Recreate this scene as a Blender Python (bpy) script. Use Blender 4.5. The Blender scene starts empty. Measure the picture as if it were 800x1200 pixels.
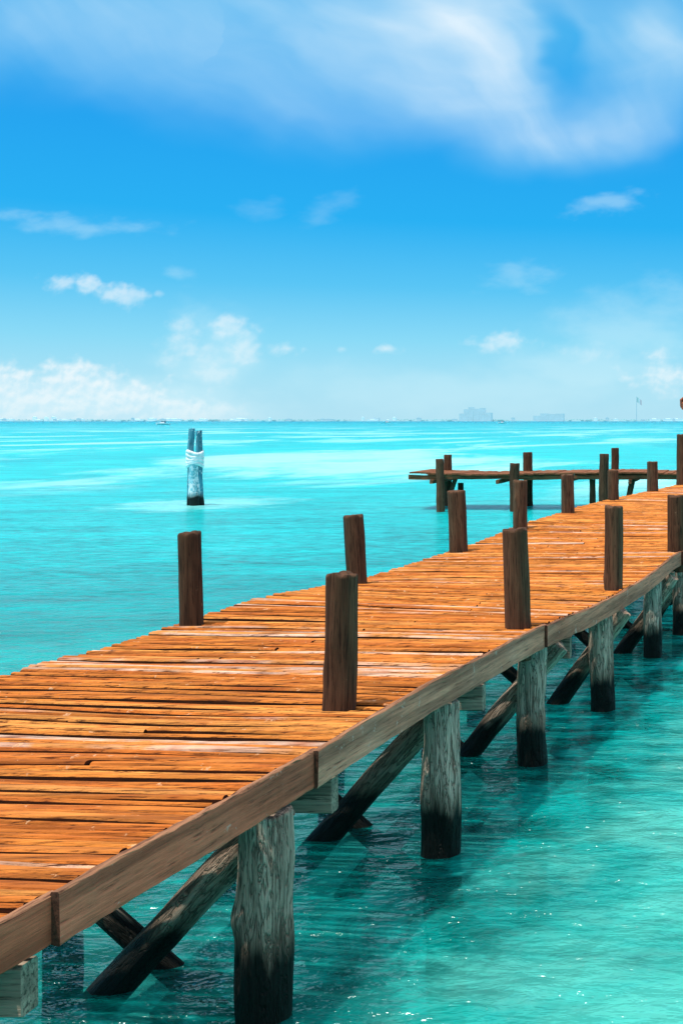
import bpy, bmesh, math, random
import numpy as np
from mathutils import Vector, Matrix, noise, Quaternion
S = bpy.context.scene
C = S.collection
S.view_settings.view_transform = 'Standard'
S.view_settings.look = 'None'
S.view_settings.exposure = 0
S.view_settings.gamma = 1
H = 2.72; F = 1500.0
R = random.Random(7)

# ------------------------------------------------------------------ node helpers
def N(t, typ, ins=None, **props):
    n = t.nodes.new(typ)
    for k, v in props.items(): setattr(n, k, v)
    for k, v in (ins or {}).items():
        s = n.inputs[k]
        if isinstance(v, bpy.types.NodeSocket): t.links.new(v, s)
        else: s.default_value = v
    return n
def M(t, op, a, b=0.0, clamp=False):
    n = N(t, 'ShaderNodeMath', {0: a, 1: b}, operation=op); n.use_clamp = clamp
    return n.outputs[0]
def MIX(t, f, a, b, blend='MIX'):
    n = N(t, 'ShaderNodeMix', data_type='RGBA', blend_type=blend)
    for i, v in ((0, f), (6, a), (7, b)):
        if isinstance(v, bpy.types.NodeSocket): t.links.new(v, n.inputs[i])
        else: n.inputs[i].default_value = v if i == 0 else (*v[:3], 1)
    return n.outputs[2]
def RAMP(t, f, stops, interp='LINEAR'):
    n = N(t, 'ShaderNodeValToRGB', {0: f}); cr = n.color_ramp; cr.interpolation = interp
    while len(cr.elements) < len(stops): cr.elements.new(0.5)
    for e, (p, c) in zip(cr.elements, stops):
        e.position = p; e.color = (*c, 1) if len(c) == 3 else c
    return n.outputs[0]
def MR(t, v, a, b, c=0.0, d=1.0, smooth=True):
    n = N(t, 'ShaderNodeMapRange', {'Value': v, 'From Min': a, 'From Max': b, 'To Min': c, 'To Max': d})
    n.interpolation_type = 'SMOOTHSTEP' if smooth else 'LINEAR'
    return n.outputs[0]
def NOISE(t, vec, scale, detail=4, rough=.55, dist=0.0):
    return N(t, 'ShaderNodeTexNoise', {'Vector': vec, 'Scale': scale, 'Detail': detail, 'Roughness': rough, 'Distortion': dist}).outputs[0]
def MAPP(t, vec, loc=(0,0,0), rot=(0,0,0), sc=(1,1,1), vt='POINT'):
    return N(t, 'ShaderNodeMapping', {'Vector': vec, 'Location': loc, 'Rotation': rot, 'Scale': sc}, vector_type=vt).outputs[0]
def GREY(t, f): return N(t,'ShaderNodeCombineColor',{0:f,1:f,2:f}).outputs[0]
def new_mat(name):
    m = bpy.data.materials.new(name); m.use_nodes = True
    t = m.node_tree; t.nodes.clear()
    out = N(t, 'ShaderNodeOutputMaterial'); b = N(t, 'ShaderNodeBsdfPrincipled')
    t.links.new(b.outputs[0], out.inputs[0])
    return m, t, b
def V3(t, x, y, z=0.0):
    return N(t, 'ShaderNodeCombineXYZ', {0: x, 1: y, 2: z}).outputs[0]

# ------------------------------------------------------------------ materials
def wood_mat(name, stops, along='Z', grain=(9, 1.0), bump=.5, wet=False, dark=(.02,.012,.008), rough=.8, island=False, patch=None, patchr=(.63,.70), bumpd=.012, crackamt=.8, crack=(.36,.47), streak=None, bark=False):
    m, t, b = new_mat(name)
    tc = N(t, 'ShaderNodeTexCoord').outputs['Object']
    if island: rnd = N(t, 'ShaderNodeNewGeometry').outputs['Random Per Island']
    else: rnd = N(t, 'ShaderNodeObjectInfo').outputs['Random']
    off = V3(t, M(t,'MULTIPLY',rnd,37.0), M(t,'MULTIPLY',rnd,91.0), M(t,'MULTIPLY',rnd,53.0))
    v = N(t, 'ShaderNodeVectorMath', {0: tc, 1: off}, operation='ADD').outputs[0]
    g, l = grain
    sc = (g, g, l) if along == 'Z' else ((l, g, g) if along == 'X' else (g, l, g))
    vs = MAPP(t, v, sc=sc)
    fine = NOISE(t, vs, 4.0, 6, .72, .25)
    broad = NOISE(t, vs, .9, 2, .5)
    blot = NOISE(t, v, 2.2, 3, .6)
    tone = M(t, 'ADD', M(t, 'MULTIPLY', rnd, .75 if island else .4), M(t, 'MULTIPLY', blot, .42 if island else .6))
    col = RAMP(t, tone, stops)
    col = MIX(t, 1.0, col, GREY(t, MR(t, broad, .30, .62, .62, 1.15)), 'MULTIPLY')
    col = MIX(t, 1.0, col, GREY(t, MR(t, fine, .3, .75, .62, 1.42, False)), 'MULTIPLY')
    if streak:
        col = MIX(t, MR(t, blot, .52, .70, 0, .65), col, streak)
    ck = MR(t, fine, crack[0], crack[1], 0.0, 1.0)
    hgt = fine
    if bark:    # deep wandering cracks
        wv = NOISE(t, MAPP(t, v, sc=(g*.55, g*.55, l*1.4)), 3.0, 3, .6, 1.2)
        ridge = M(t, 'ABSOLUTE', M(t, 'SUBTRACT', wv, .5))
        ck = M(t, 'MULTIPLY', ck, MR(t, ridge, .0, .035, .0, 1.0))
        hgt = M(t, 'ADD', fine, MR(t, ridge, 0, .06, -.5, 0))
    col = MIX(t, M(t,'MULTIPLY',M(t,'SUBTRACT',1.0,ck),crackamt), col, dark)
    if patch:
        pf = MR(t, NOISE(t, v, 9.0, 4, .75, .3), patchr[0], patchr[1], 0, .75)
        col = MIX(t, pf, col, patch)
    if wet:
        pos = N(t, 'ShaderNodeNewGeometry').outputs['Position']
        z = N(t, 'ShaderNodeSeparateXYZ', {0: pos}).outputs[2]
        zz = M(t, 'ADD', z, M(t,'MULTIPLY', M(t,'SUBTRACT', broad, .5), .26))
        zz = M(t, 'ADD', zz, M(t,'MULTIPLY', M(t,'SUBTRACT', blot, .5), .2))
        col = MIX(t, MR(t, zz, .48, .30, 0, .65), col, (.11,.085,.055))
        wf = MR(t, zz, .35, .25, 0, .98)
        col = MIX(t, wf, col, (.008,.010,.008))
        t.links.new(MR(t, wf, 0, 1, rough, .45), b.inputs['Roughness'])
    else: b.inputs['Roughness'].default_value = rough
    b.inputs['Specular IOR Level'].default_value = .15
    t.links.new(col, b.inputs['Base Color'])
    bp = N(t, 'ShaderNodeBump', {'Height': hgt, 'Strength': bump, 'Distance': bumpd})
    t.links.new(bp.outputs[0], b.inputs['Normal'])
    return m

MAT = {}
MAT['deck'] = wood_mat('deck_wood', [(0,(.27,.058,.011)),(.22,(.51,.135,.021)),(.42,(.72,.245,.042)),(.58,(.57,.150,.023)),(.74,(.80,.31,.065)),(.87,(.74,.28,.07)),(.94,(.77,.49,.35))],
                       along='X', grain=(22,.8), bump=.8, island=True, dark=(.06,.013,.004), patch=(.83,.48,.26), patchr=(.63,.69), crack=(.365,.475), crackamt=.88, streak=(.45,.105,.017))
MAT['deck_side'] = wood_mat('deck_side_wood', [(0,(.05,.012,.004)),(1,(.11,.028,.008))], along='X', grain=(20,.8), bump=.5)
MAT['fascia'] = wood_mat('fascia_wood', [(0,(.46,.125,.066)),(.35,(.60,.20,.115)),(.7,(.67,.28,.175)),(1,(.70,.38,.28))], along='X', grain=(16,.8), bump=.7, dark=(.14,.045,.028), crack=(.33,.43), patch=(.70,.45,.36), crackamt=.65)
MAT['fascia_red'] = wood_mat('fascia_wood_red', [(0,(.44,.088,.044)),(.5,(.62,.140,.070)),(1,(.68,.22,.13))], along='X', grain=(16,.8), bump=.7, dark=(.13,.035,.02), crack=(.33,.43), patch=(.70,.40,.31), crackamt=.65)
MAT['fascia_dark'] = wood_mat('fascia_wood_dark', [(0,(.32,.065,.03)),(.5,(.50,.11,.053)),(1,(.58,.16,.085))], along='X', grain=(16,.8), bump=.7, dark=(.08,.02,.012), crack=(.33,.43), crackamt=.65)
MAT['fascia_top'] = wood_mat('fascia_top_wood', [(0,(.20,.085,.042)),(.5,(.32,.145,.075)),(1,(.42,.21,.115))], along='X', grain=(16,.8), bump=.7, dark=(.06,.02,.012))
MAT['end_grain'] = wood_mat('end_grain_wood', [(0,(.05,.02,.012)),(1,(.12,.05,.03))], along='X', grain=(20,4), bump=.5)
MAT['post'] = wood_mat('post_wood', [(0,(.060,.028,.014)),(.4,(.112,.052,.027)),(.75,(.170,.084,.045)),(1,(.26,.15,.09))], grain=(22,1.0), bump=.9, dark=(.018,.009,.005), bumpd=.014, crack=(.37,.47), patch=(.30,.17,.10), patchr=(.66,.74))
MAT['pile'] = wood_mat('pile_wood', [(0,(.52,.36,.26)),(.4,(.68,.50,.375)),(.7,(.80,.63,.49)),(1,(.88,.73,.60))], grain=(15,.8), bump=1.0, wet=True, dark=(.10,.068,.048), bumpd=.03, crack=(.35,.45), crackamt=.8, streak=(.44,.27,.18), bark=True)
MAT['brace'] = wood_mat('brace_wood', [(0,(.34,.21,.14)),(.5,(.54,.38,.275)),(1,(.70,.55,.42))], grain=(14,.9), bump=.9, wet=True, dark=(.07,.05,.035), bumpd=.03, bark=True)
MAT['cap'] = wood_mat('crossbeam_wood', [(0,(.24,.17,.12)),(.5,(.38,.29,.21)),(1,(.50,.42,.33))], along='X', grain=(14,.8), bump=.8, dark=(.06,.05,.035), crack=(.38,.5))
MAT['under'] = wood_mat('stringer_wood', [(0,(.12,.07,.04)),(1,(.25,.15,.09))], along='X', grain=(14,.8), bump=.5)
MAT['spur'] = wood_mat('platform_wood', [(0,(.16,.055,.025)),(.5,(.28,.105,.045)),(1,(.40,.18,.09))], along='X', grain=(10,.7), bump=.5, island=False)
MAT['bleached'] = wood_mat('bleached_wood', [(0,(.014,.13,.20)),(.45,(.045,.26,.35)),(1,(.18,.48,.57))], grain=(8,.8), bump=.8, wet=True, dark=(.008,.05,.085), patch=(.82,.92,.92), patchr=(.58,.63))
MAT['whitewash'] = wood_mat('whitewashed_wood', [(0,(.08,.40,.49)),(.45,(.26,.60,.68)),(1,(.70,.86,.89))], grain=(7,.8), bump=.8, wet=True, dark=(.02,.15,.22), patch=(.92,.95,.95), patchr=(.48,.56), crackamt=.8)
MAT['thatch'] = wood_mat('thatch', [(0,(.18,.045,.022)),(.5,(.34,.085,.04)),(1,(.46,.14,.065))], grain=(20,1.5), bump=.9)

def plain(name, col, rough=.6, var=.12, scale=.05, em=None):
    m, t, b = new_mat(name)
    tc = N(t, 'ShaderNodeTexCoord').outputs['Object']
    f = MR(t, NOISE(t, tc, scale, 2), .25, .75, 1-var, 1+var, False)
    t.links.new(MIX(t, 1.0, col, GREY(t, f), 'MULTIPLY'), b.inputs['Base Color'])
    b.inputs['Roughness'].default_value = rough
    if em:      # glow standing in for light scattered by six kilometres of humid air
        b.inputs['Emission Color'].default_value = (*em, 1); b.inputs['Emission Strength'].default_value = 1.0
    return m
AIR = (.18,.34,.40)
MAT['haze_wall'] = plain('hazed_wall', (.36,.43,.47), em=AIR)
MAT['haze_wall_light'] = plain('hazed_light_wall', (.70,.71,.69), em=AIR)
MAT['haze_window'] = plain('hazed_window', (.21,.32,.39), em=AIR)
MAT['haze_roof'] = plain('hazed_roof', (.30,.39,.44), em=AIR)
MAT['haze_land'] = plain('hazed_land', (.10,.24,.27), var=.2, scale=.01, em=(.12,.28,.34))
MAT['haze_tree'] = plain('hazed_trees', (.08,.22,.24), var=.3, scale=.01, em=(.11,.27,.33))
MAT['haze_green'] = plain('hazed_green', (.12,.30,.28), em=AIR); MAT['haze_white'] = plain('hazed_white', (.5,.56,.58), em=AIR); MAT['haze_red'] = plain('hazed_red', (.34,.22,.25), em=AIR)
MAT['boat_hull'] = plain('boat_hull', (.80,.84,.85), .35, .05, 1)
MAT['boat_trim'] = plain('boat_trim', (.05,.14,.22), .4, .1, 1)
MAT['rope'] = plain('rope', (.84,.89,.89), .9, .25, 8)
MAT['seabed'] = plain('seabed_sand', (.20,.80,.74), .9, .25, .6)

# water -------------------------------------------------------------
def water_mat():
    m, t, b = new_mat('sea_water')
    pos = N(t, 'ShaderNodeNewGeometry').outputs['Position']
    sp = N(t, 'ShaderNodeSeparateXYZ', {0: pos}); X, Y = sp.outputs[0], sp.outputs[1]
    d = N(t, 'ShaderNodeVectorMath', {0: MAPP(t, pos, sc=(.35,1,0))}, operation='LENGTH').outputs['Value']
    wob = M(t,'MULTIPLY', M(t,'SUBTRACT', NOISE(t, MAPP(t,pos,sc=(.02,.03,1)), 1.0, 4, .62), .5), 1.0)
    ln = M(t,'ADD', M(t,'LOGARITHM', M(t,'MAXIMUM', d, 2.0), math.e), wob)
    tt = M(t,'DIVIDE', M(t,'SUBTRACT', ln, 1.5), 6.5, True)
    col = RAMP(t, tt, [(0,(.003,.43,.375)),(.12,(.0,.46,.435)),(.22,(.0,.42,.44)),(.33,(.0,.46,.48)),(.40,(.0,.54,.555)),(.48,(.0,.59,.60)),(.62,(.0,.52,.555)),(.8,(.0,.45,.51)),(1,(.0,.30,.39))])
    # pale sandbars out at 40-300 m, broken and irregular
    sb = NOISE(t, MAPP(t, pos, loc=(3.1,1.7,0), rot=(0,0,.15), sc=(.045,.018,1)), 1.0, 7, .64, .8)
    zone = M(t,'MULTIPLY', MR(t, Y, 36, 60), MR(t, Y, 900, 160))
    col = MIX(t, M(t,'MULTIPLY', MR(t, sb, .48, .62, 0, .80), zone), col, (.45,.92,.87))
    sb2 = NOISE(t, MAPP(t, pos, loc=(9.1,4.7,0), rot=(0,0,-.1), sc=(.040,.020,1)), 1.0, 6, .62, .9)
    col = MIX(t, M(t,'MULTIPLY', MR(t, sb2, .52, .66, 0, .7), zone), col, (.0,.43,.475))
    # pale sand around the mooring piles
    e = N(t,'ShaderNodeVectorMath',{0: MAPP(t, pos, loc=(-18.5,42,0), sc=(3.2,4.5,1), vt='TEXTURE')}, operation='LENGTH').outputs['Value']
    e = M(t,'ADD', e, M(t,'MULTIPLY', M(t,'SUBTRACT', NOISE(t, pos, .8, 3), .5), 1.3))
    col = MIX(t, MR(t, e, 1.0, .4, 0, .5), col, (.36,.80,.76))
    # pale swirls in the shallows right of the pier
    off = M(t,'ADD', X, M(t,'MULTIPLY',Y,-.122))      # -2.92 along the pier's right edge
    sw = NOISE(t, MAPP(t, pos, rot=(0,0,.5), sc=(.8,1.0,1)), 1.3, 5, .60, .5)
    offn = M(t,'ADD', off, M(t,'MULTIPLY', M(t,'SUBTRACT', sw, .5), 2.6))
    shal = M(t,'MULTIPLY', MR(t, offn, -2.7, -1.6), MR(t, Y, 22, 10))
    col = MIX(t, M(t,'MULTIPLY', MR(t, sw, .38, .62, .32, .78), shal), col, (.13,.65,.56))
    # broken dark shadow and reflection of the pier painted into the water colour
    shade_n = NOISE(t, MAPP(t, pos, rot=(0,0,.3), sc=(.9,1.1,1)), .85, 6, .70, .6)
    shade_z = M(t,'MULTIPLY', MR(t, off, -5.9, -5.0), MR(t, off, -1.6, -2.9))
    col = MIX(t, M(t,'MULTIPLY', MR(t, M(t,'ADD',shade_n,M(t,'MULTIPLY',MR(t,off,-2.3,-3.1),.06)), .45, .58, .0, .84), M(t,'MULTIPLY', shade_z, MR(t, Y, 26, 14))), col, (.0,.125,.12))
    # light and deep facets of the ripples painted into the base colour
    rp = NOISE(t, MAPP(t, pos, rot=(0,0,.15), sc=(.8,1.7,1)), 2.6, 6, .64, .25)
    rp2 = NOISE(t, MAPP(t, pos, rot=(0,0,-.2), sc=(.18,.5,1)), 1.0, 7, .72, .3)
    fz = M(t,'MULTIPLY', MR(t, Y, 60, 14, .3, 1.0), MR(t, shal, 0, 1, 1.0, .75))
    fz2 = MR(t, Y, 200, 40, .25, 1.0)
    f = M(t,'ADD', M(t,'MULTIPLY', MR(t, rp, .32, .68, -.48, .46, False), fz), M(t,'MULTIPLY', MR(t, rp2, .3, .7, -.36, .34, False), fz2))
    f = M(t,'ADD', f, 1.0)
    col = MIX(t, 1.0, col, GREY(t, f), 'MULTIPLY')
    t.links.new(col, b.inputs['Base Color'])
    t.links.new(MR(t, Y, 8, 30, .12, .2), b.inputs['Roughness'])
    b.inputs['IOR'].default_value = 1.33
    t.links.new(MR(t, Y, 7, 26, .45, .10), b.inputs['Specular IOR Level'])
    b.subsurface_method = 'BURLEY'
    b.inputs['Subsurface Weight'].default_value = .8
    b.inputs['Subsurface Radius'].default_value = (.34,.34,.34)
    b.inputs['Subsurface Scale'].default_value = 1.0
    w1 = NOISE(t, MAPP(t, pos, rot=(0,0,.2), sc=(.8,1.35,1)), 3.2, 4, .58, .2)
    w2 = NOISE(t, MAPP(t, pos, rot=(0,0,-.15), sc=(.3,.7,1)), .9, 2, .5, .2)
    h = M(t,'ADD', M(t,'MULTIPLY', w1, .6), M(t,'MULTIPLY', w2, 1.0))
    bp = N(t, 'ShaderNodeBump', {'Height': h, 'Strength': 1.0, 'Distance': .24})
    t.links.new(bp.outputs[0], b.inputs['Normal'])
    # the water is part clear close by: piles and braces carry on below the surface
    tr = N(t, 'ShaderNodeBsdfTransparent', {0: (.50,.93,.92,1)})
    cl = M(t, 'MULTIPLY', MR(t, Y, 30, 12, 0, .34), MR(t, rp, .32, .68, .4, 1.5, False))
    mx = N(t, 'ShaderNodeMixShader', {0: cl, 1: b.outputs[0], 2: tr.outputs[0]})
    out = [n_ for n_ in t.nodes if n_.type == 'OUTPUT_MATERIAL'][0]
    t.links.new(mx.outputs[0], out.inputs[0])
    return m
MAT['water'] = water_mat()

# ------------------------------------------------------------------ object helpers
def tag(o, label=None, cat=None, group=None, kind=None):
    if label: o['label'] = label
    if cat: o['category'] = cat
    if group: o['group'] = group
    if kind: o['kind'] = kind
    return o
def empty(name, loc, label, cat, group=None):
    o = bpy.data.objects.new(name, None); C.objects.link(o); o.location = loc
    o.empty_display_size = .2
    return tag(o, label, cat, group)
def link(name, verts, faces, mat, parent=None, loc=(0,0,0), quat=None, smooth=False):
    me = bpy.data.meshes.new(name); me.from_pydata([tuple(v) for v in verts], [], faces); me.update()
    bm = bmesh.new(); bm.from_mesh(me); bmesh.ops.recalc_face_normals(bm, faces=bm.faces); bm.to_mesh(me); bm.free()
    if smooth:
        for p in me.polygons: p.use_smooth = True
    for mm in (mat if isinstance(mat, list) else [mat]): me.materials.append(mm)
    o = bpy.data.objects.new(name, me); C.objects.link(o)
    loc = Vector(loc)
    if parent:
        o.parent = parent; loc = loc - parent.location
    o.location = loc
    if quat is not None:
        o.rotation_mode = 'QUATERNION'; o.rotation_quaternion = quat
    return o
def log_geo(L, r0, r1, seed, sides=22, rings=22, rough=.07, bow=.0, cham=.018, groove=.05, knots=0):
    vs, fs = [], []
    zs = [L*i/(rings-1) for i in range(rings)]
    zs[-1] = L - cham
    sv = Vector((seed*3.17, seed*1.31, seed*.77))
    kr = random.Random(seed); kn = [(kr.uniform(0,6.28), kr.uniform(.1,.95)*L, kr.uniform(.5,1)) for _ in range(knots)]
    def ring(z, k, dz=0):
        f = z/L; r = r0+(r1-r0)*f
        wob = noise.noise(Vector((seed*1.7, 0, z*1.1)))*r*rough*1.5; wob2 = noise.noise(Vector((seed*1.7, 9, z*1.1)))*r*rough*1.5
        for i in range(sides):
            a = 2*math.pi*i/sides
            d = Vector((math.cos(a), math.sin(a), 0))
            n = noise.noise(Vector((d.x*.7, d.y*.7, z*2.2))+sv)*rough
            n += noise.noise(Vector((d.x*2.2, d.y*2.2, z*4.5))+sv)*rough*.35
            g = noise.noise(Vector((d.x*6, d.y*6, z*1.6))+sv*2)*groove
            q = 0
            for (ka, kz, ks) in kn:
                da = (a-ka+math.pi) % (2*math.pi)-math.pi
                q += ks*.13*math.exp(-(da/.35)**2-((z-kz)/.06)**2)
            rr = r*(1+n+g+q)*k
            bx = bow*math.sin(math.pi*f)
            tz = dz*noise.noise(Vector((d.x*1.5,d.y*1.5,0))+sv)
            vs.append((d.x*rr+bx+wob, d.y*rr+wob2, z+tz))
    for z in zs[:-1]: ring(z, 1)
    ring(zs[-1], 1, .02)
    ring(L-.001, .95, .022)
    ring(L+.002, .55, .015)
    nr = len(zs)+2
    for j in range(nr-1):
        for i in range(sides):
            a, b = j*sides+i, j*sides+(i+1)%sides
            fs.append((a, b, b+sides, a+sides))
    vs.append((0,0,L-.002)); c = len(vs)-1
    base = (nr-1)*sides
    for i in range(sides): fs.append((base+i, base+(i+1)%sides, c))
    fs.append(tuple(reversed(range(sides))))
    return vs, fs
def log(name, p0, p1, r0, r1, mat, parent, seed, **kw):
    p0, p1 = Vector(p0), Vector(p1); d = p1-p0
    v, f = log_geo(d.length, r0, r1, seed, **kw)
    q = d.to_track_quat('Z', 'Y')
    o = link(name, v, f, mat, parent, p0, q, smooth=True)
    try: o.data.set_sharp_from_angle(angle=math.radians(60))
    except Exception: pass
    return o
def board_geo(L, w, h, seed, seg=10, ch=.008, jit=.004, curve=None):
    prof = [(-w/2+ch,-h/2),(w/2-ch,-h/2),(w/2,-h/2+ch),(w/2,h/2-ch),(w/2-ch,h/2),(-w/2+ch,h/2),(-w/2,h/2-ch),(-w/2,-h/2+ch)]
    rr = random.Random(seed); vs, fs = [], []
    for i in range(seg+1):
        x = L*i/seg
        dy = noise.noise(Vector((x*.9, seed*1.37, 0)))*jit*2; dz = noise.noise(Vector((x*.9, seed*1.37, 9)))*jit*2
        if curve:
            c = curve(i/seg); dy += c[0]; dz += c[1]
        for (y, z) in prof:
            vs.append((x, y+dy+rr.uniform(-jit,jit)*.5, z+dz+rr.uniform(-jit,jit)*.6))
    for i in range(seg):
        for k in range(8):
            a, b = i*8+k, i*8+(k+1)%8
            fs.append((a, b, b+8, a+8))
    fs.append(tuple(range(8))); fs.append(tuple(range(seg*8, seg*8+8)))
    return vs, fs
def board(name, p0, p1, w, h, mat, parent, seed, endmat=None, topmat=None, **kw):
    p0, p1 = Vector(p0), Vector(p1); d = (p1-p0); L = d.length; x = d.normalized()
    z = Vector((0,0,1)); y = z.cross(x).normalized(); z = x.cross(y)
    q = Matrix((x, y, z)).transposed().to_quaternion()
    v, f = board_geo(L, w, h, seed, **kw)
    o = link(name, v, f, [mat]+([endmat] if endmat else [])+([topmat] if topmat else []), parent, p0, q)
    if endmat:
        n = len(o.data.polygons); o.data.polygons[n-1].material_index = 1; o.data.polygons[n-2].material_index = 1
        if topmat:
            for i in range(n-2):
                if i % 8 in (3,4,5): o.data.polygons[i].material_index = 2
    return o

# ------------------------------------------------------------------ pier geometry functions
def sm(xs, ys):
    def f(x):
        if x <= xs[0]: return ys[0]
        for i in range(len(xs)-1):
            if x <= xs[i+1]:
                t = (x-xs[i])/(xs[i+1]-xs[i]); t = t*t*(3-2*t)
                return ys[i]+(ys[i+1]-ys[i])*t
        return ys[-1]
    return f
zL = sm([0,6,8.08,9.13,11.3,13.6,16.8,19.7,22.9,33.9,45],[1.12,1.10,1.12,1.11,1.15,1.05,1.08,1.165,1.19,1.07,1.1])
zR = sm([0,4.35,6.2,8.0,9.92,11.6,13.4,15.5,20,28,45],[1.12,1.12,1.12,1.145,1.13,1.07,1.06,1.12,1.15,1.12,1.10])
def XR(y):
    b = -2.391+.122*(y-4.348) if y < 16 else -0.969+.10*(y-16)
    return b + .045*noise.noise(Vector((y*.35, 1.7, 0)))*min(1, max(0, (y-6)/3))
def XL(y): return -4.85+.1*(y-8.08)
PEND = 46.0
pier = empty('wooden_pier', (-3.6, 1.0, 0), 'long orange wooden plank pier curving away over the turquoise water on grey log piles', 'pier')

# deck planks
def planks_mesh():
    vs, fs, mi = [], [], []
    rr = random.Random(11)
    y = 1.0
    def plank(xa, ya, za, xb, yb, zb, w, seed):
        a, b = Vector((xa,ya,za)), Vector((xb,yb,zb)); d = b-a; L = d.length
        seg = max(3, int(L/.12)); x = d.normalized(); yv = Vector((0,0,1)).cross(x).normalized()
        o = len(vs); th = .035; wa = w*rr.uniform(.68,1.14); wb = w*rr.uniform(.68,1.14)
        ph = rr.uniform(0,100); bowa = rr.gauss(0, .014)
        for i in range(seg+1):
            t = i/seg; c = a+d*t
            ww = (wa+(wb-wa)*t)/2
            sl = noise.noise(Vector((t*L*1.0, ph, 0)))*.023 + bowa*math.sin(math.pi*t)
            up = noise.noise(Vector((t*L*.8, ph, 5)))*.014
            l = -ww*(1+.43*noise.noise(Vector((t*L*3.0, ph, 8)))); r_ = ww*(1+.43*noise.noise(Vector((t*L*3.0, ph, 13))))
            ch = .008
            tw = noise.noise(Vector((ph, 3.3, t*1.0)))*.13
            for (py, pz) in ((l,-th),(l,-ch*1.2),(l+ch,0),(0,.003),(r_-ch,0),(r_,-ch*1.2),(r_,-th)):
                p = c+yv*(py+sl); vs.append((p.x, p.y, p.z+pz+up+py*tw))
        for i in range(seg):
            for k in range(7):
                p, q = o+i*7+k, o+i*7+(k+1)%7
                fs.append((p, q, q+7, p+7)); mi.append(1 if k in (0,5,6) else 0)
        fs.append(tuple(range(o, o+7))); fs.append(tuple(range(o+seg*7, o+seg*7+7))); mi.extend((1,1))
    while y < PEND:
        w = rr.choice([.028,.034,.040,.046,.052,.058,.064,.072])
        gap = rr.choice([.008,.010,.013,.018,.023,.031])
        yc = y+w/2
        skew = noise.noise(Vector((yc*.45, 0, 2)))*.17
        yl = yc+2.8*.122+skew+rr.uniform(-.020,.020)
        yr = yc+rr.uniform(-.014,.014)
        dz = rr.uniform(-.008,.006)
        x0, x1 = XL(yl)+.02+rr.gauss(0,.018), XR(yr)-.040-abs(rr.gauss(0,.008))
        z0, z1 = zL(yl)+dz, zR(yr)+dz*.6+rr.uniform(-.003,.003)
        if rr.random() < .18:
            t = rr.uniform(.3,.7)
            xm, ym, zm = x0+(x1-x0)*t, yl+(yr-yl)*t, z0+(z1-z0)*t
            plank(x0, yl, z0, xm-.006, ym+rr.uniform(-.012,.012), zm+.002, w, y)
            plank(xm+.006, ym+rr.uniform(-.012,.012), zm-.002, x1, yr, z1, w*rr.uniform(.8,1), y+.3)
        else:
            plank(x0, yl, z0, x1, yr, z1, w, y)
        y += w+gap
    return vs, fs, mi
v, f, mi = planks_mesh()
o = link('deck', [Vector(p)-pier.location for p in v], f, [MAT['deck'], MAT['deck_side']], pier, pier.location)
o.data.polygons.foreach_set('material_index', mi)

# edge boards, right side (each near end laps outside the board before it)
joints = [0.8, 4.348, 6.2, 9.92, 15.6, 20, 24.5, 29, 33.5, 38, 42, 46]
for i in range(len(joints)-1):
    a, b_ = joints[i], joints[i+1]
    z0, z1 = zR(a), zR(b_)
    def cv(t, a=a, b_=b_, z0=z0, z1=z1):
        y = a+(b_-a)*t
        return (-(XR(y)-(XR(a)+(XR(b_)-XR(a))*t)), zR(y)-(z0+(z1-z0)*t)+.014*noise.noise(Vector((y*1.1,4,4))))
    n = MAT['fascia_dark'] if i == 0 else (MAT['fascia_red'] if i == 1 else MAT['fascia'])
    hh = .168+(.012 if i in (1,2) else 0)
    board('edge_board', (XR(a)-.006, a-.045, z0-.076), (XR(b_)-.028, b_-.0, z1-.076), .034, hh, n, pier, 40+i, endmat=MAT['end_grain'], topmat=MAT['fascia_top'], seg=34, ch=.005, jit=.006, curve=cv)
for i in range(16):
    a, b_ = 1+i*2.8, 1+(i+1)*2.8
    board('edge_board', (XL(a)+.06, a, zL(a)-.12), (XL(b_)+.06, b_-.01, zL(b_)-.12), .05, .14, MAT['fascia_dark'], pier, 80+i, seg=10)
# stringers
for k, off in enumerate((.16, 1.35, 2.5)):
    for i in range(11):
        a, b_ = 1+i*4.1, min(1+(i+1)*4.1-.01, PEND)
        za = zR(a) + (zL(a)-zR(a))*off/2.7; zb = zR(b_) + (zL(b_)-zR(b_))*off/2.7
        board('stringer', (XR(a)-off, a, za-.130), (XR(b_)-off, b_, zb-.130), .11, .135, MAT['under'], pier, 130+i+20*k, seg=6)
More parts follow.
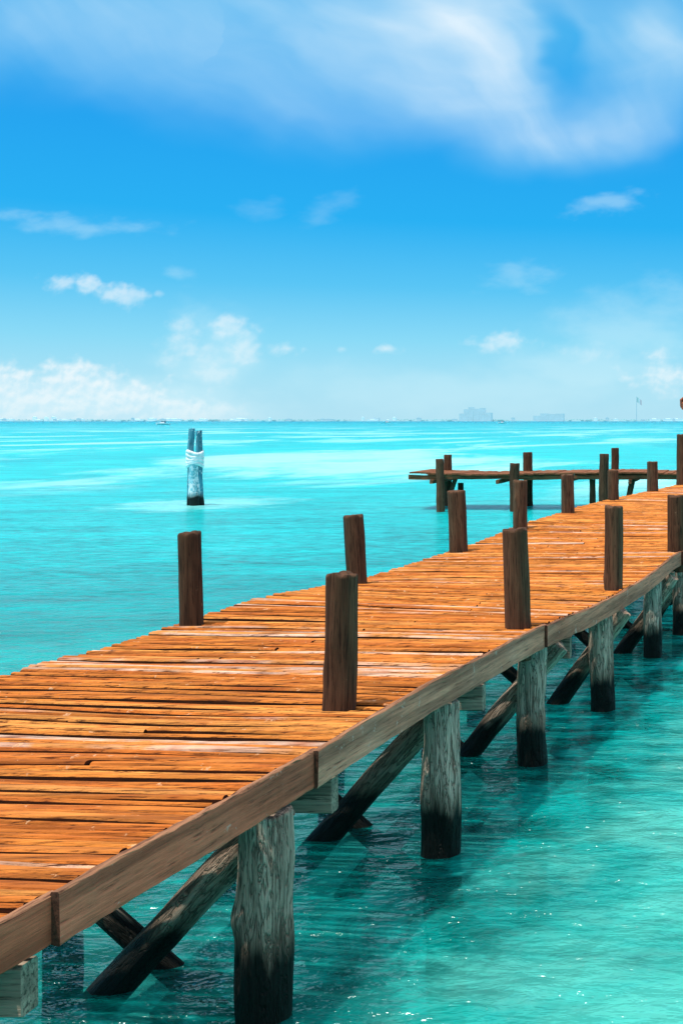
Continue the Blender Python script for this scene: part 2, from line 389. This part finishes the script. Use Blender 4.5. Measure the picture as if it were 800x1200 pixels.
# piles, crossbeams, braces: x, y, radius, brace top x, brace slope
ZB = -1.3
piles = [(-2.55,3.65,.125,-2.60,.93),(-2.302,5.853,.122,-2.31,.93),(-2.035,8.05,.115,-2.09,.89),(-1.881,10.15,.114,-1.69,.85),(-1.565,12.04,.112,-1.39,.71),(-1.316,14.73,.105,-1.12,.66),(-1.12,16.3,.11,-.98,.7)]
yy = 18.6
while yy < 45: piles.append((XR(yy)-.18, yy, .11, XR(yy)-.1, .8)); yy += 2.4
for i, (x, y, r, bt, sl) in enumerate(piles):
    ztop = zR(y)-.185
    near = i in (1,2,3)
    log('pile', (x+.01, y, ZB), (x-.012*(i%3), y+.01, ztop), r*1.07, r*.95, MAT['pile'], pier, 3+i, sides=80 if near else 40, rings=90 if near else 50, rough=.17, groove=.045, cham=.006, knots=7)
    xl = XL(y)+.22
    log('pile', (xl, y+.35, ZB), (xl+.02, y+.35, zL(y+.35)-.185), .12, .11, MAT['pile'], pier, 60+i, sides=20, rings=20, cham=.006)
    yc = y+.60
    board('crossbeam', (XL(yc)+.05, yc+.02, zL(yc)-.287), (XR(yc)-.05, yc, zR(yc)-.287), .10, .17, MAT['cap'], pier, 200+i, seg=16, jit=.006)
    yb = y+.24
    log('brace', (bt-2.1*sl, yb+.07, .90-2.1), (bt, yb, .90), .095, .083, MAT['brace'], pier, 240+i, sides=26, rings=34, rough=.16, groove=.05, bow=.03, knots=3)
    if i < 9:
        log('brace', (x-.32+.55, yb+.30, -.85), (x-1.75, yb+.32, .92), .07, .06, MAT['brace'], pier, 280+i, sides=16, rings=20, rough=.12)
# posts standing up through the deck
rp = [(-2.37,7.08,1.875,.086,(.012,.0)),(-1.935,9.84,1.887,.096,(-.012,.0)),(-1.525,12.57,1.882,.090,(.0,.0)),(-1.13,15.7,1.80,.108,(0,0))]
for i, (x, y, zt, r, ln) in enumerate(rp):
    log('post', (x-ln[0], y, zR(y)-.25), (x+ln[0], y, zt), r*1.03, r*.98, MAT['post'], pier, 320+i, sides=56, rings=44, rough=.06, groove=.03, cham=.010, knots=2)
lp = [(224,624,13,-.012),(417,604,11.5,-.035),(537,575,10.5,-.03),(609,563,8.5,0.0),(665,556,7.5,-.015),(718,551,6.5,0),(764,541,6.5,-.01),(797,509,5,0)]
for i, (px, py, hw, ln) in enumerate(lp):
    s = (900-px)/F; y = 5.508/(.1+s); x = -s*y; r = hw/F*y
    zt = H-(py-493)/F*y
    log('post', (x-ln, y, zL(y)-.35), (x+ln, y, zt), r*1.03, r*.97, MAT['post'], pier, 340+i, sides=40, rings=30, rough=.08, groove=.03, cham=.010, knots=2)

# ------------------------------------------------------------------ side platform
SP0 = Vector((-10.94, 38.9, 0))
spur = empty('side_platform', SP0, 'low brown wooden platform branching left from the far part of the pier', 'platform')
def spur_deck():
    vs, fs = [], []; rr = random.Random(5); x = -10.9; q = 0
    while x < -1.75:
        w = rr.uniform(.12,.17); z = 1.13+rr.uniform(-.012,.012)+.08*noise.noise(Vector((x*.3,0,0)))
        y0, y1 = 38.86+rr.uniform(-.05,.03), 41.3+rr.uniform(-.06,.06)
        o = len(vs)
        for yy in (y0, (y0+y1)/2, y1):
            vs.extend([(x,yy,z-.045),(x,yy,z-.01),(x+.01,yy,z),(x+w-.01,yy,z),(x+w,yy,z-.01),(x+w,yy,z-.045)])
        for i in range(2):
            for k in range(6):
                a, b = o+i*6+k, o+i*6+(k+1)%6
                fs.append((a,b,b+6,a+6))
        fs.append(tuple(range(o,o+6))); fs.append(tuple(range(o+12,o+18)))
        x += w+.012
    return vs, fs
v, f = spur_deck()
link('deck', [Vector(p)-SP0 for p in v], f, MAT['spur'], spur, SP0)
for k, y in enumerate((38.94, 41.15)):
    for i in range(2):
        x0 = -10.94+i*4.7
        board('edge_beam', (x0, y, 1.005), (min(x0+4.68, -1.7), y+.02, 1.0), .08, .13, MAT['spur'], spur, 400+i+k*5, seg=10, jit=.015)
for i in range(5):
    board('joist', (-10.2+i*2.0, 38.7, .87), (-10.2+i*2.0, 41.4, .87), .09, .12, MAT['spur'], spur, 420+i, seg=4)
sp = [(516,538,38.2,.125),(524.5,533,41.0,.13),(602,543,38.4,.15),(618.5,530,40.9,.155),(707,532,38.5,.15),(719.5,525,41.3,.13),(540,566,41.0,.10),(694,562,39.2,.10)]
for i, (px, py, y, r) in enumerate(sp):
    x = (px-900)/F*y; zt = H-(py-493)/F*y
    log('post', (x, y, -.5), (x+.02*(i%3-1), y, zt), r, r*.95, MAT['post'], spur, 440+i, sides=16, rings=18, rough=.14)
log('brace', ((735-900)/F*39.2, 39.2, .2), ((741-900)/F*39.2, 39.2, 1.0), .09, .09, MAT['post'], spur, 470, sides=12, rings=10)
log('brace', ((526-900)/F*39.2, 39.3, .45), ((533-900)/F*39.2, 39.3, .98), .07, .07, MAT['post'], spur, 471, sides=12, rings=10)

# ------------------------------------------------------------------ mooring pile cluster
MP = Vector((-18.43, 41.2, 0))
moor = empty('mooring_piles', MP, 'weathered blue white cluster of tied mooring piles standing alone in the open water', 'mooring post')
log('pile', MP+Vector((-.15,0,-.5)), MP+Vector((-.135,.02,2.47)), .12, .095, MAT['bleached'], moor, 500, sides=24, rings=24, rough=.25)
log('pile', MP+Vector((.15,.03,-.5)), MP+Vector((.125,.0,2.40)), .12, .09, MAT['bleached'], moor, 501, sides=24, rings=24, rough=.25)
log('pile', MP+Vector((.02,-.14,-.5)), MP+Vector((.0,-.10,1.62)), .16, .15, MAT['whitewash'], moor, 502, sides=24, rings=24, rough=.25)
def torus_pts(cx, cz, rx, ry, r, seed):
    vs, fs = [], []; n, k = 32, 8
    for i in range(n):
        a = 2*math.pi*i/n; w = 1+.08*noise.noise(Vector((math.cos(a)*2, math.sin(a)*2, seed)))
        for j in range(k):
            b = 2*math.pi*j/k
            vs.append((cx+math.cos(a)*(rx*w+r*math.cos(b)), math.sin(a)*(ry*w+r*math.cos(b))-.03, cz+r*1.5*math.sin(b)+.05*math.sin(a*2+seed)))
    for i in range(n):
        for j in range(k):
            fs.append((i*k+j, i*k+(j+1)%k, ((i+1)%n)*k+(j+1)%k, ((i+1)%n)*k+j))
    return vs, fs
for i, z in enumerate((1.68, 1.59, 1.50, 1.41, 1.32)):
    v, f = torus_pts(.0, z, .23, .22, .045, i)
    link('rope_wrap', v, f, MAT['rope'], moor, MP, smooth=True)

# ------------------------------------------------------------------ palapa at pier end
PP = Vector((.30, 44.6, 1.25))
pal = empty('thatched_shelter', PP, 'red brown thatched shelter at the pier end, only its eave showing at right', 'shelter')
for sx in (-1, 1):
    for sy in (-1, 1):
        log('post', PP+Vector((sx*1.15, sy*1.0, -.25)), PP+Vector((sx*1.15, sy*1.0, 2.75)), .09, .08, MAT['post'], pal, 520+sx+2*sy, sides=14, rings=12)
def thatch():
    vs, fs = [], []; rr = random.Random(3)
    RAD = 3.44
    for k in range(6):
        f0, f1 = k/6, (k+1.5)/6
        r0, r1 = RAD*max(f0-.02,0.01), RAD*min(f1,1.0)
        z0, z1 = 4.3-2.05*f0+.05*k*.3, 4.3-2.05*min(f1,1)-.05
        n = 90
        for i in range(n):
            a = 2*math.pi*(i+rr.uniform(-.3,.3))/n; da = 2*math.pi/n*.8
            o = len(vs); rj = r1*rr.uniform(.965,1.0); zj = z1+(rr.uniform(-.16,.02))
            for (r_, z_, aa) in ((r0,z0,a-da),(r0,z0,a+da),(rj,zj,a+da*.7),(rj,zj,a-da*.7)):
                vs.append((math.cos(aa)*r_, math.sin(aa)*r_, z_))
            for (r_, z_, aa) in ((r0,z0-.1,a-da),(r0,z0-.1,a+da),(rj,zj-.22,a+da*.5),(rj,zj-.22,a-da*.5)):
                vs.append((math.cos(aa)*r_, math.sin(aa)*r_, z_))
            fs += [(o,o+1,o+2,o+3),(o+4,o+7,o+6,o+5),(o+3,o+2,o+6,o+7),(o+1,o+5,o+6,o+2),(o,o+3,o+7,o+4)]
    return vs, fs
v, f = thatch(); link('roof', v, f, MAT['thatch'], pal, PP)

# ------------------------------------------------------------------ water sheet and the sandy bottom close by
xs = [-16000,-4000,-800,-150,-40,-12,0,12,40,150,800,4000,16000]; ys = [-3000,-500,-60,-10,3,8,14,22,36,60,120,300,1000,3500,14000]
vs = [(x,y,0) for y in ys for x in xs]; n = len(xs)
fs = [(j*n+i, j*n+i+1, (j+1)*n+i+1, (j+1)*n+i) for j in range(len(ys)-1) for i in range(n-1)]
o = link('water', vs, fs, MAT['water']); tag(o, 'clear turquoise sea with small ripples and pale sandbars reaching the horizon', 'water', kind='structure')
vs = []; nx_, ny_ = 60, 60
for j in range(ny_+1):
    for i in range(nx_+1):
        x = -40+80*i/nx_; y = -10+70*j/ny_
        vs.append((x, y, -1.25+.10*noise.noise(Vector((x*.3, y*.3, 0)))))
fs = [(j*(nx_+1)+i, j*(nx_+1)+i+1, (j+1)*(nx_+1)+i+1, (j+1)*(nx_+1)+i) for j in range(ny_) for i in range(nx_)]
o = link('seabed', vs, fs, MAT['seabed'], smooth=True); tag(o, 'pale sandy bottom under the shallow clear water around the pier', 'seabed', kind='structure')

# ------------------------------------------------------------------ far shore
D = 6000.0
def PX(px): return (px-900)/F*D
vs, fs = [], []; k = 0
x = -5600
while x < 2600:
    h = 4.5+4*noise.noise(Vector((x*.002,0,0)))+2*noise.noise(Vector((x*.02,3,0)))
    vs += [(x, D+30, -.5), (x, D+36, max(h,1.2)), (x, D+300, max(h,1.5)+2), (x, D+320, -.5)]; x += 25; k += 1
for i in range(k-1):
    for j in range(3):
        a = i*4+j; fs.append((a, a+4, a+5, a+1))
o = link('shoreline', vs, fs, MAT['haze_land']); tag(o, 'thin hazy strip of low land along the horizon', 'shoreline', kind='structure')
# far tree belt: one uncountable mass
vs, fs = [], []; rr = random.Random(21)
for i in range(1300):
    x = rr.uniform(-5400, 2400)
    if noise.noise(Vector((x*.004, 7, 0))) < -.15: continue
    y = D+rr.uniform(35, 60); z = rr.uniform(2,4); s = rr.uniform(5,14); hh = rr.uniform(3,9)
    o_ = len(vs)
    for a in range(6):
        an = a*math.pi/3; vs.append((x+math.cos(an)*s, y+math.sin(an)*s, z+rr.uniform(0,2)))
    vs.append((x+rr.uniform(-2,2), y, z+hh)); vs.append((x, y, z-3))
    for a in range(6): fs += [(o_+a, o_+(a+1)%6, o_+6), (o_+(a+1)%6, o_+a, o_+7)]
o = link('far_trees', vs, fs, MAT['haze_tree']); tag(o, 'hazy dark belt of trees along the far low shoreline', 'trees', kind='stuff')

def boxes(bl):
    vs, fs = [], []
    for (x0,x1,y0,y1,z0,z1) in bl:
        o = len(vs)
        vs += [(x0,y0,z0),(x1,y0,z0),(x1,y1,z0),(x0,y1,z0),(x0,y0,z1),(x1,y0,z1),(x1,y1,z1),(x0,y1,z1)]
        fs += [(o,o+3,o+2,o+1),(o+4,o+5,o+6,o+7),(o,o+1,o+5,o+4),(o+1,o+2,o+6,o+5),(o+2,o+3,o+7,o+6),(o+3,o,o+4,o+7)]
    return vs, fs
def hotel(px0, px1, blocks, label):
    c = Vector((PX((px0+px1)/2), D-40, 0))
    e = empty('hotel_building', c, label, 'building')
    for (a, b, h) in blocks:
        x0, x1 = PX(a)-c.x, PX(b)-c.x; z1 = h*4.0
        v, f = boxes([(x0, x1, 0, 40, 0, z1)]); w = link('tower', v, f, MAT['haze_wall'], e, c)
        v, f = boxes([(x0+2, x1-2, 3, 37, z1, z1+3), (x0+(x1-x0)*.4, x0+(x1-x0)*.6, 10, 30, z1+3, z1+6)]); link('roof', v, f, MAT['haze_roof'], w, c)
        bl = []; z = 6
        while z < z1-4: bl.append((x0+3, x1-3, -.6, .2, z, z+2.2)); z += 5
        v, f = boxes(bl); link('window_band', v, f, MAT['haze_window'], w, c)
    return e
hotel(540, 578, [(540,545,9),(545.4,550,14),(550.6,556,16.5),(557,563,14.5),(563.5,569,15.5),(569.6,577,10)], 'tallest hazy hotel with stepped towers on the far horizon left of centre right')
hotel(626, 662, [(626,634,6.5),(634.3,643,9.2),(643.5,652,8.4),(652.3,661,9.0)], 'wide lower hazy hotel block on the far horizon between the tall hotel and the flagpole')
# small far buildings
rr = random.Random(4); proto = []
for kx in range(5):
    w, h, dp = [(18,7,14),(40,8,16),(12,13,14),(30,6,16),(16,11,16)][kx]
    me_v, me_f = boxes([(-w/2,w/2,0,dp,0,h),(-w*.3,w*.1,3,dp-3,h,h+3),(-w/2-.6,w/2+.6,-.6,dp+.6,h-.8,h-.2)])
    proto.append((me_v, me_f))
spots = []
px = 3.0
while px < 798:
    spots.append(px); px += rr.choice([3,4,6,9,14,22,30]) * (1.0 if px < 330 else 1.35)
meshes = {}
for i, px in enumerate(spots):
    if 536 < px < 582 or 622 < px < 666: continue
    kx = rr.randrange(5); lite = rr.random() < .75; key = (kx, lite)
    loc = (PX(px+rr.uniform(-3,3)), D-rr.uniform(-10,20), 1.5)
    if key not in meshes:
        o = link('far_building', proto[kx][0], proto[kx][1], MAT['haze_wall_light' if lite else 'haze_wall'], None, loc); meshes[key] = o
    else:
        o = meshes[key].copy(); C.objects.link(o); o.location = loc
    s = rr.uniform(.7,1.5); o.scale = (rr.uniform(.6,1.6), 1, s)
    tag(o, 'tiny pale building, one of the specks along the far low shoreline', 'building', 'tiny far buildings along the shoreline')
# flag mast
FP = Vector((PX(746), D-30, 0))
fl = empty('flagpole', FP, 'very tall hazy flagpole with a flag on the far horizon at right', 'flagpole')
log('mast', FP, FP+Vector((0,0,116)), 1.8, 1.0, MAT['haze_window'], fl, 600, sides=10, rings=6, rough=0, groove=0)
vs, fs, mi = [], [], []
nx, nz = 12, 6
for i in range(nx+1):
    for j in range(nz+1):
        vs.append((1.6+i*1.9, 2.5*math.sin(i*.8+j*.2), 90+j*4.0-i*1.4))
for i in range(nx):
    for j in range(nz):
        a = i*(nz+1)+j; fs.append((a, a+nz+1, a+nz+2, a+1)); mi.append(min(2, i//4))
o = link('flag', vs, fs, [MAT['haze_green'], MAT['haze_white'], MAT['haze_red']], fl, FP)
for p, m_ in zip(o.data.polygons, mi): p.material_index = m_

# ------------------------------------------------------------------ boats
def boat(px, Y, L, face, label):
    c = Vector(((px-900)/F*Y, Y, 0)); e = empty('motor_boat', c, label, 'boat', None)
    vs, fs = [], []; n = 12
    for i in range(n+1):
        t = i/n; x = (t-.5)*L*face
        w = L*.15*(1-max(0,(t-.55)/.45)**2.2)+.02; sh = L*.10+L*.06*t*t
        vs += [(x,-w,sh),(x,-w*.82,sh*.35),(x,0,-.25),(x,w*.82,sh*.35),(x,w,sh)]
    for i in range(n):
        for j in range(4): fs.append((i*5+j, i*5+j+1, (i+1)*5+j+1, (i+1)*5+j))
        fs.append((i*5+4, i*5, (i+1)*5, (i+1)*5+4))
    fs.append((0,1,2,3,4))
    link('hull', vs, fs, MAT['boat_hull'], e, c)
    z = L*.12
    def cab(name, x0, x1, w0, w1, z0, z1, sl, mat):
        vs = [(x0*face,-w0,z0),(x1*face,-w0,z0),(x1*face,w0,z0),(x0*face,w0,z0),((x0+sl*.3)*face,-w1,z1),((x1-sl)*face,-w1,z1),((x1-sl)*face,w1,z1),((x0+sl*.3)*face,w1,z1)]
        fs = [(0,1,2,3),(4,5,6,7),(0,1,5,4),(1,2,6,5),(2,3,7,6),(3,0,4,7)]
        return link(name, vs, fs, mat, e, c)
    cab('cabin', -.16*L, .20*L, .10*L, .085*L, z, z+.09*L, .06*L, MAT['boat_hull'])
    cab('windscreen', -.12*L, .15*L, .075*L, .065*L, z+.09*L, z+.145*L, .05*L, MAT['boat_trim'])
    cab('canopy', -.2*L, .10*L, .09*L, .09*L, z+.175*L, z+.19*L, .0, MAT['boat_hull'])
    vs, fs = boxes([(-.19*L,-.17*L,-.08*L,-.06*L,z,z+.18*L),(.06*L,.08*L,-.08*L,-.06*L,z,z+.18*L),(-.19*L,-.17*L,.06*L,.08*L,z,z+.18*L),(.06*L,.08*L,.06*L,.08*L,z,z+.18*L)])
    if face < 0: vs = [(-a,b,c_) for a,b,c_ in vs]
    link('canopy_frame', vs, fs, MAT['boat_trim'], e, c)
boat(191, 850, 9.0, -1, 'small motor boat far out above the mooring piles, leftmost of the boats')
boat(453, 1500, 8.5, 1, 'tiny white motor boat on the horizon left of the tall hotel')
boat(588, 1300, 8.0, -1, 'tiny white motor boat on the horizon just right of the tall hotel')

# ------------------------------------------------------------------ world sky
W = bpy.data.worlds.new('World'); S.world = W; W.use_nodes = True
t = W.node_tree; t.nodes.clear()
out = N(t, 'ShaderNodeOutputWorld'); bg = N(t, 'ShaderNodeBackground'); t.links.new(bg.outputs[0], out.inputs[0])
dirv = N(t, 'ShaderNodeTexCoord').outputs['Generated']
sp_ = N(t, 'ShaderNodeSeparateXYZ', {0: dirv}); dx, dy, dz = sp_.outputs
hyp = M(t,'SQRT', M(t,'ADD', M(t,'MULTIPLY',dx,dx), M(t,'MULTIPLY',dy,dy)))
el = M(t,'DIVIDE', dz, M(t,'MAXIMUM', hyp, .001))
f = M(t,'DIVIDE', el, .9, True)
g = lambda e: e/.9
base = RAMP(t, f, [(0,(.47,.81,.96)),(g(.03),(.39,.79,.97)),(g(.06),(.24,.72,.97)),(g(.10),(.08,.57,.95)),(g(.15),(.0,.44,.93)),(g(.22),(.0,.365,.90)),(g(.30),(.0,.41,.89)),(g(.45),(.42,.65,.88)),(g(.75),(.84,.86,.90))])  # upper stops whitened overhead to add neutral fill on the shaded wood
sun_dir = Vector((-.20,-.19,.95)).normalized()
sky = N(t, 'ShaderNodeTexSky'); sky.sky_type = 'NISHITA'; sky.sun_disc = False
sky.sun_elevation = math.asin(sun_dir.z); sky.sun_rotation = math.atan2(sun_dir.x, sun_dir.y) % (2*math.pi)
nis = N(t,'ShaderNodeVectorMath',{0: sky.outputs[0], 'Scale': .10}, operation='SCALE').outputs[0]
base = MIX(t, .08, base, nis)
t.links.new(base, bg.inputs[0]); bg.inputs[1].default_value = 1.0
try:
    W.cycles.sampling_method = 'MANUAL'; W.cycles.sample_map_resolution = 512
except Exception: pass

# ------------------------------------------------------------------ clouds: a far curved sheet of cloud 14 km out
rs = np.random.RandomState(12)
perm = rs.permutation(512); ang = rs.rand(512)*2*np.pi; gx, gy = np.cos(ang), np.sin(ang)
def perlin(x, y, s=0):
    xi = np.floor(x).astype(int); yi = np.floor(y).astype(int); xf = x-xi; yf = y-yi
    def gr(ix, iy, fx, fy):
        h = perm[(perm[(ix+s*37) & 511]+iy) & 511]
        return gx[h]*fx+gy[h]*fy
    u = xf*xf*xf*(xf*(xf*6-15)+10); v = yf*yf*yf*(yf*(yf*6-15)+10)
    a = gr(xi,yi,xf,yf); b = gr(xi+1,yi,xf-1,yf); c = gr(xi,yi+1,xf,yf-1); d = gr(xi+1,yi+1,xf-1,yf-1)
    return (a*(1-u)+b*u)*(1-v)+(c*(1-u)+d*u)*v
def fbm(x, y, o=6, s=0, r=.55):
    t_ = 0; am = 1; n_ = 0
    for i in range(o):
        t_ = t_+am*perlin(x*2**i, y*2**i, s+i); n_ += am; am *= r
    return t_/n_*1.6
def ss(x, a, b):
    q = np.clip((x-a)/(b-a), 0, 1); return q*q*(3-2*q)
azs = np.concatenate([np.linspace(-62,-33,60)[:-1], np.linspace(-33,-3,560)[:-1], np.linspace(-3,40,90)])
els = np.linspace(-.05, 21.5, 430)
AZ, EL = np.meshgrid(np.radians(azs), np.radians(els))
PXX = 900+1500*np.tan(AZ); PYY = 493-1500*np.tan(EL)/np.cos(AZ)
def ellp(x, y, cx, cy, rx, ry, rot=0):
    a = math.radians(rot); X_ = x-cx; Y_ = y-cy
    return np.sqrt(((X_*math.cos(a)+Y_*math.sin(a))/rx)**2+((-X_*math.sin(a)+Y_*math.cos(a))/ry)**2)
wx = PXX+40*fbm(PXX/190, PYY/120, 4, 3); wy = PYY+26*fbm(PXX/190, PYY/120, 4, 9)
# cirrus: a soft veil, faintly fibrous along wide arcs
mk = np.zeros_like(PXX)
for (cx,cy,rx,ry,rt,op) in [(470,30,440,160,6,.44),(570,50,160,135,28,.34),(690,158,190,52,-12,.40),(610,140,220,75,8,.26),(770,60,100,95,-30,.42),(40,20,380,120,4,.36),(320,120,260,85,8,.20)]:
    mk += op*ss(1-ellp(wx,wy,cx,cy,rx,ry,rt), 0, 1.0)
gapm = ss(1-ellp(wx,wy,658,58,32,95,-16), 0, .8)
mk *= (1-.7*gapm)
def arc(cx, cy):
    return np.arctan2(wx-cx, wy-cy)*600, np.hypot(wx-cx, wy-cy)
a1, q1 = arc(560, -430); st1 = fbm(a1/340, q1/84, 6, 20, .47)
a2, q2 = arc(250, 420); st2 = fbm(a2/300, q2/66, 6, 31, .47)
bl = ss(PXX, 420, 620)
st = st1*(1-.45*bl)+st2*(.24+.40*bl)
cir = np.clip(mk*(.86+.66*st), 0, .86)
# thin streaks and veils
ve = np.zeros_like(PXX); sn = fbm(PXX/42, PYY/16, 6, 50, .6); sn2 = fbm(PXX/90, PYY/45, 6, 60, .6)
for (cx,cy,rx,ry,rt,op) in [(78,259,130,14,3,.26),(712,238,56,15,-10,.30),(385,245,44,16,-6,.12),(292,243,34,13,0,.10),(600,329,42,20,0,.22),(220,324,24,12,0,.24)]:
    ve = np.maximum(ve, op*ss(1-ellp(wx,wy,cx,cy,rx,ry,rt)+.75*sn, -.1, 1.1))
for (cx,cy,rx,ry,rt,op) in [(745,385,130,60,0,.34),(690,430,150,45,0,.36),(560,455,330,45,0,.26),(245,410,80,65,-8,.34),(120,470,330,42,0,.46)]:
    ve = np.maximum(ve, op*ss(1-ellp(wx,wy,cx,cy,rx,ry,rt)+.5*sn2, .0, .9))
# cumulus puffs
fb = fbm(PXX/34, PYY/28, 7, 70, .58); fbu = fbm((PXX-3)/34, (PYY-5)/28, 7, 70, .58)
cu = np.zeros_like(PXX)
for (cx,cy,rx,ry,op) in [(72,331,26,14,.46),(104,334,22,20,.58),(128,344,34,17,.52),(156,348,22,14,.45),(187,345,7,6,.25),(214,404,30,36,.34),(268,386,24,20,.46),(284,408,28,34,.40),(245,428,48,32,.30),(333,408,26,11,.48),(457,409,25,10,.50),(583,401,46,14,.46),(401,409,9,6,.25),(785,438,54,28,.55),(690,412,40,14,.22)]:
    q = 1-ellp(PXX,PYY,cx,cy,rx,ry)
    flat = ss(cy+ry*.75-PYY, -ry*.5, ry*.5)
    cu = np.maximum(cu, op*ss(q*1.0+1.05*fb, .0, .9)*(.5+.5*flat))
# horizon bank at left
top = np.interp(PXX, [-900,-500,-250,-120,0,30,60,95,120,150,185,215,250,280,310,340],[470,440,452,430,420,428,422,416,426,438,448,450,460,467,482,500])
dep = PYY-top+26*fb+9*fbm(PXX/12,PYY/11,4,80)
bank = ss(dep, -4, 26)*np.interp(PYY,[400,440,470,493],[.78,.74,.58,.36])*ss(-PXX, -345, -220)
lit = np.clip(.5+2.0*(fb-fbu)+.35*fb, 0, 1)
# combine
def over(ca, aa, cb, ab):
    a = ab+aa*(1-ab); a_ = np.maximum(a, 1e-5)[...,None]
    return (cb*ab[...,None]+ca*(aa*(1-ab))[...,None])/a_, a
hz = np.array([.68,.93,1.0])
cc = np.clip(cir/.75, 0, 1)[...,None]
circ = np.array([.52,.93,1.03])*(1-cc)+np.array([.93,1.02,1.04])*cc
cb = np.array([.66,.88,.98])*(1-lit[...,None])+np.array([.95,.99,1.0])*lit[...,None]
col, al = circ, cir
col, al = over(col, al, np.broadcast_to(hz, PXX.shape+(3,)), ve)
col, al = over(col, al, cb, cu)
col, al = over(col, al, cb, bank)
# the sheet thins out to nothing at its borders
fade = np.clip((21.4-np.degrees(EL))/1.2, 0, 1)
fade = fade*np.clip((np.degrees(AZ)+61.5)/8,0,1)*np.clip((39.5-np.degrees(AZ))/8,0,1)
al = np.clip(al*fade, 0, 1)
RC = 14500.0
co_ = np.stack([RC*np.sin(AZ), RC*np.cos(AZ), H+RC*np.tan(EL)], -1).reshape(-1,3)
ny_, nx_ = PXX.shape
idx = np.arange(ny_*nx_).reshape(ny_, nx_)
quads = np.stack([idx[:-1,:-1], idx[:-1,1:], idx[1:,1:], idx[1:,:-1]], -1).reshape(-1,4)
me = bpy.data.meshes.new('sky'); me.vertices.add(len(co_)); me.vertices.foreach_set('co', co_.astype(np.float32).ravel())
me.loops.add(quads.size); me.loops.foreach_set('vertex_index', quads.astype(np.int32).ravel())
me.polygons.add(len(quads)); me.polygons.foreach_set('loop_start', (np.arange(len(quads))*4).astype(np.int32))
try: me.polygons.foreach_set('loop_total', np.full(len(quads),4,dtype=np.int32))
except Exception: pass
me.update(calc_edges=True)
at = me.color_attributes.new('cloud', 'FLOAT_COLOR', 'POINT')
at.data.foreach_set('color', np.concatenate([col, al[...,None]], -1).reshape(-1,4).astype(np.float32).ravel())
cm = bpy.data.materials.new('cloud'); cm.use_nodes = True; t = cm.node_tree; t.nodes.clear()
out = N(t,'ShaderNodeOutputMaterial'); an = N(t,'ShaderNodeAttribute'); an.attribute_name = 'cloud'
em = N(t,'ShaderNodeEmission',{0: an.outputs['Color'], 1: 1.0}); tr = N(t,'ShaderNodeBsdfTransparent')
mx = N(t,'ShaderNodeMixShader',{0: an.outputs['Alpha'], 1: tr.outputs[0], 2: em.outputs[0]}); t.links.new(mx.outputs[0], out.inputs[0])
try: cm.cycles.emission_sampling = 'NONE'
except Exception: pass
me.materials.append(cm)
so = bpy.data.objects.new('sky', me); C.objects.link(so)
tag(so, 'azure sky with white wisps at the top and low cumulus along the horizon', 'sky', kind='structure')

# ------------------------------------------------------------------ sun and camera
L = bpy.data.lights.new('sun', 'SUN'); L.energy = 3.7; L.angle = math.radians(.5); L.color = (1,.95,.87)
lo = bpy.data.objects.new('sun', L); C.objects.link(lo); lo.rotation_mode = 'QUATERNION'; lo.rotation_quaternion = sun_dir.to_track_quat('Z','Y'); lo.location = sun_dir*60
cam = bpy.data.cameras.new('camera'); co = bpy.data.objects.new('camera', cam); C.objects.link(co)
co.location = (0,0,H); co.rotation_euler = (math.radians(90),0,0)
cam.sensor_fit = 'VERTICAL'; cam.sensor_height = 24; cam.lens = 30
cam.shift_x = -500/1200; cam.shift_y = -107/1200
cam.clip_start = .1; cam.clip_end = 40000
S.camera = co
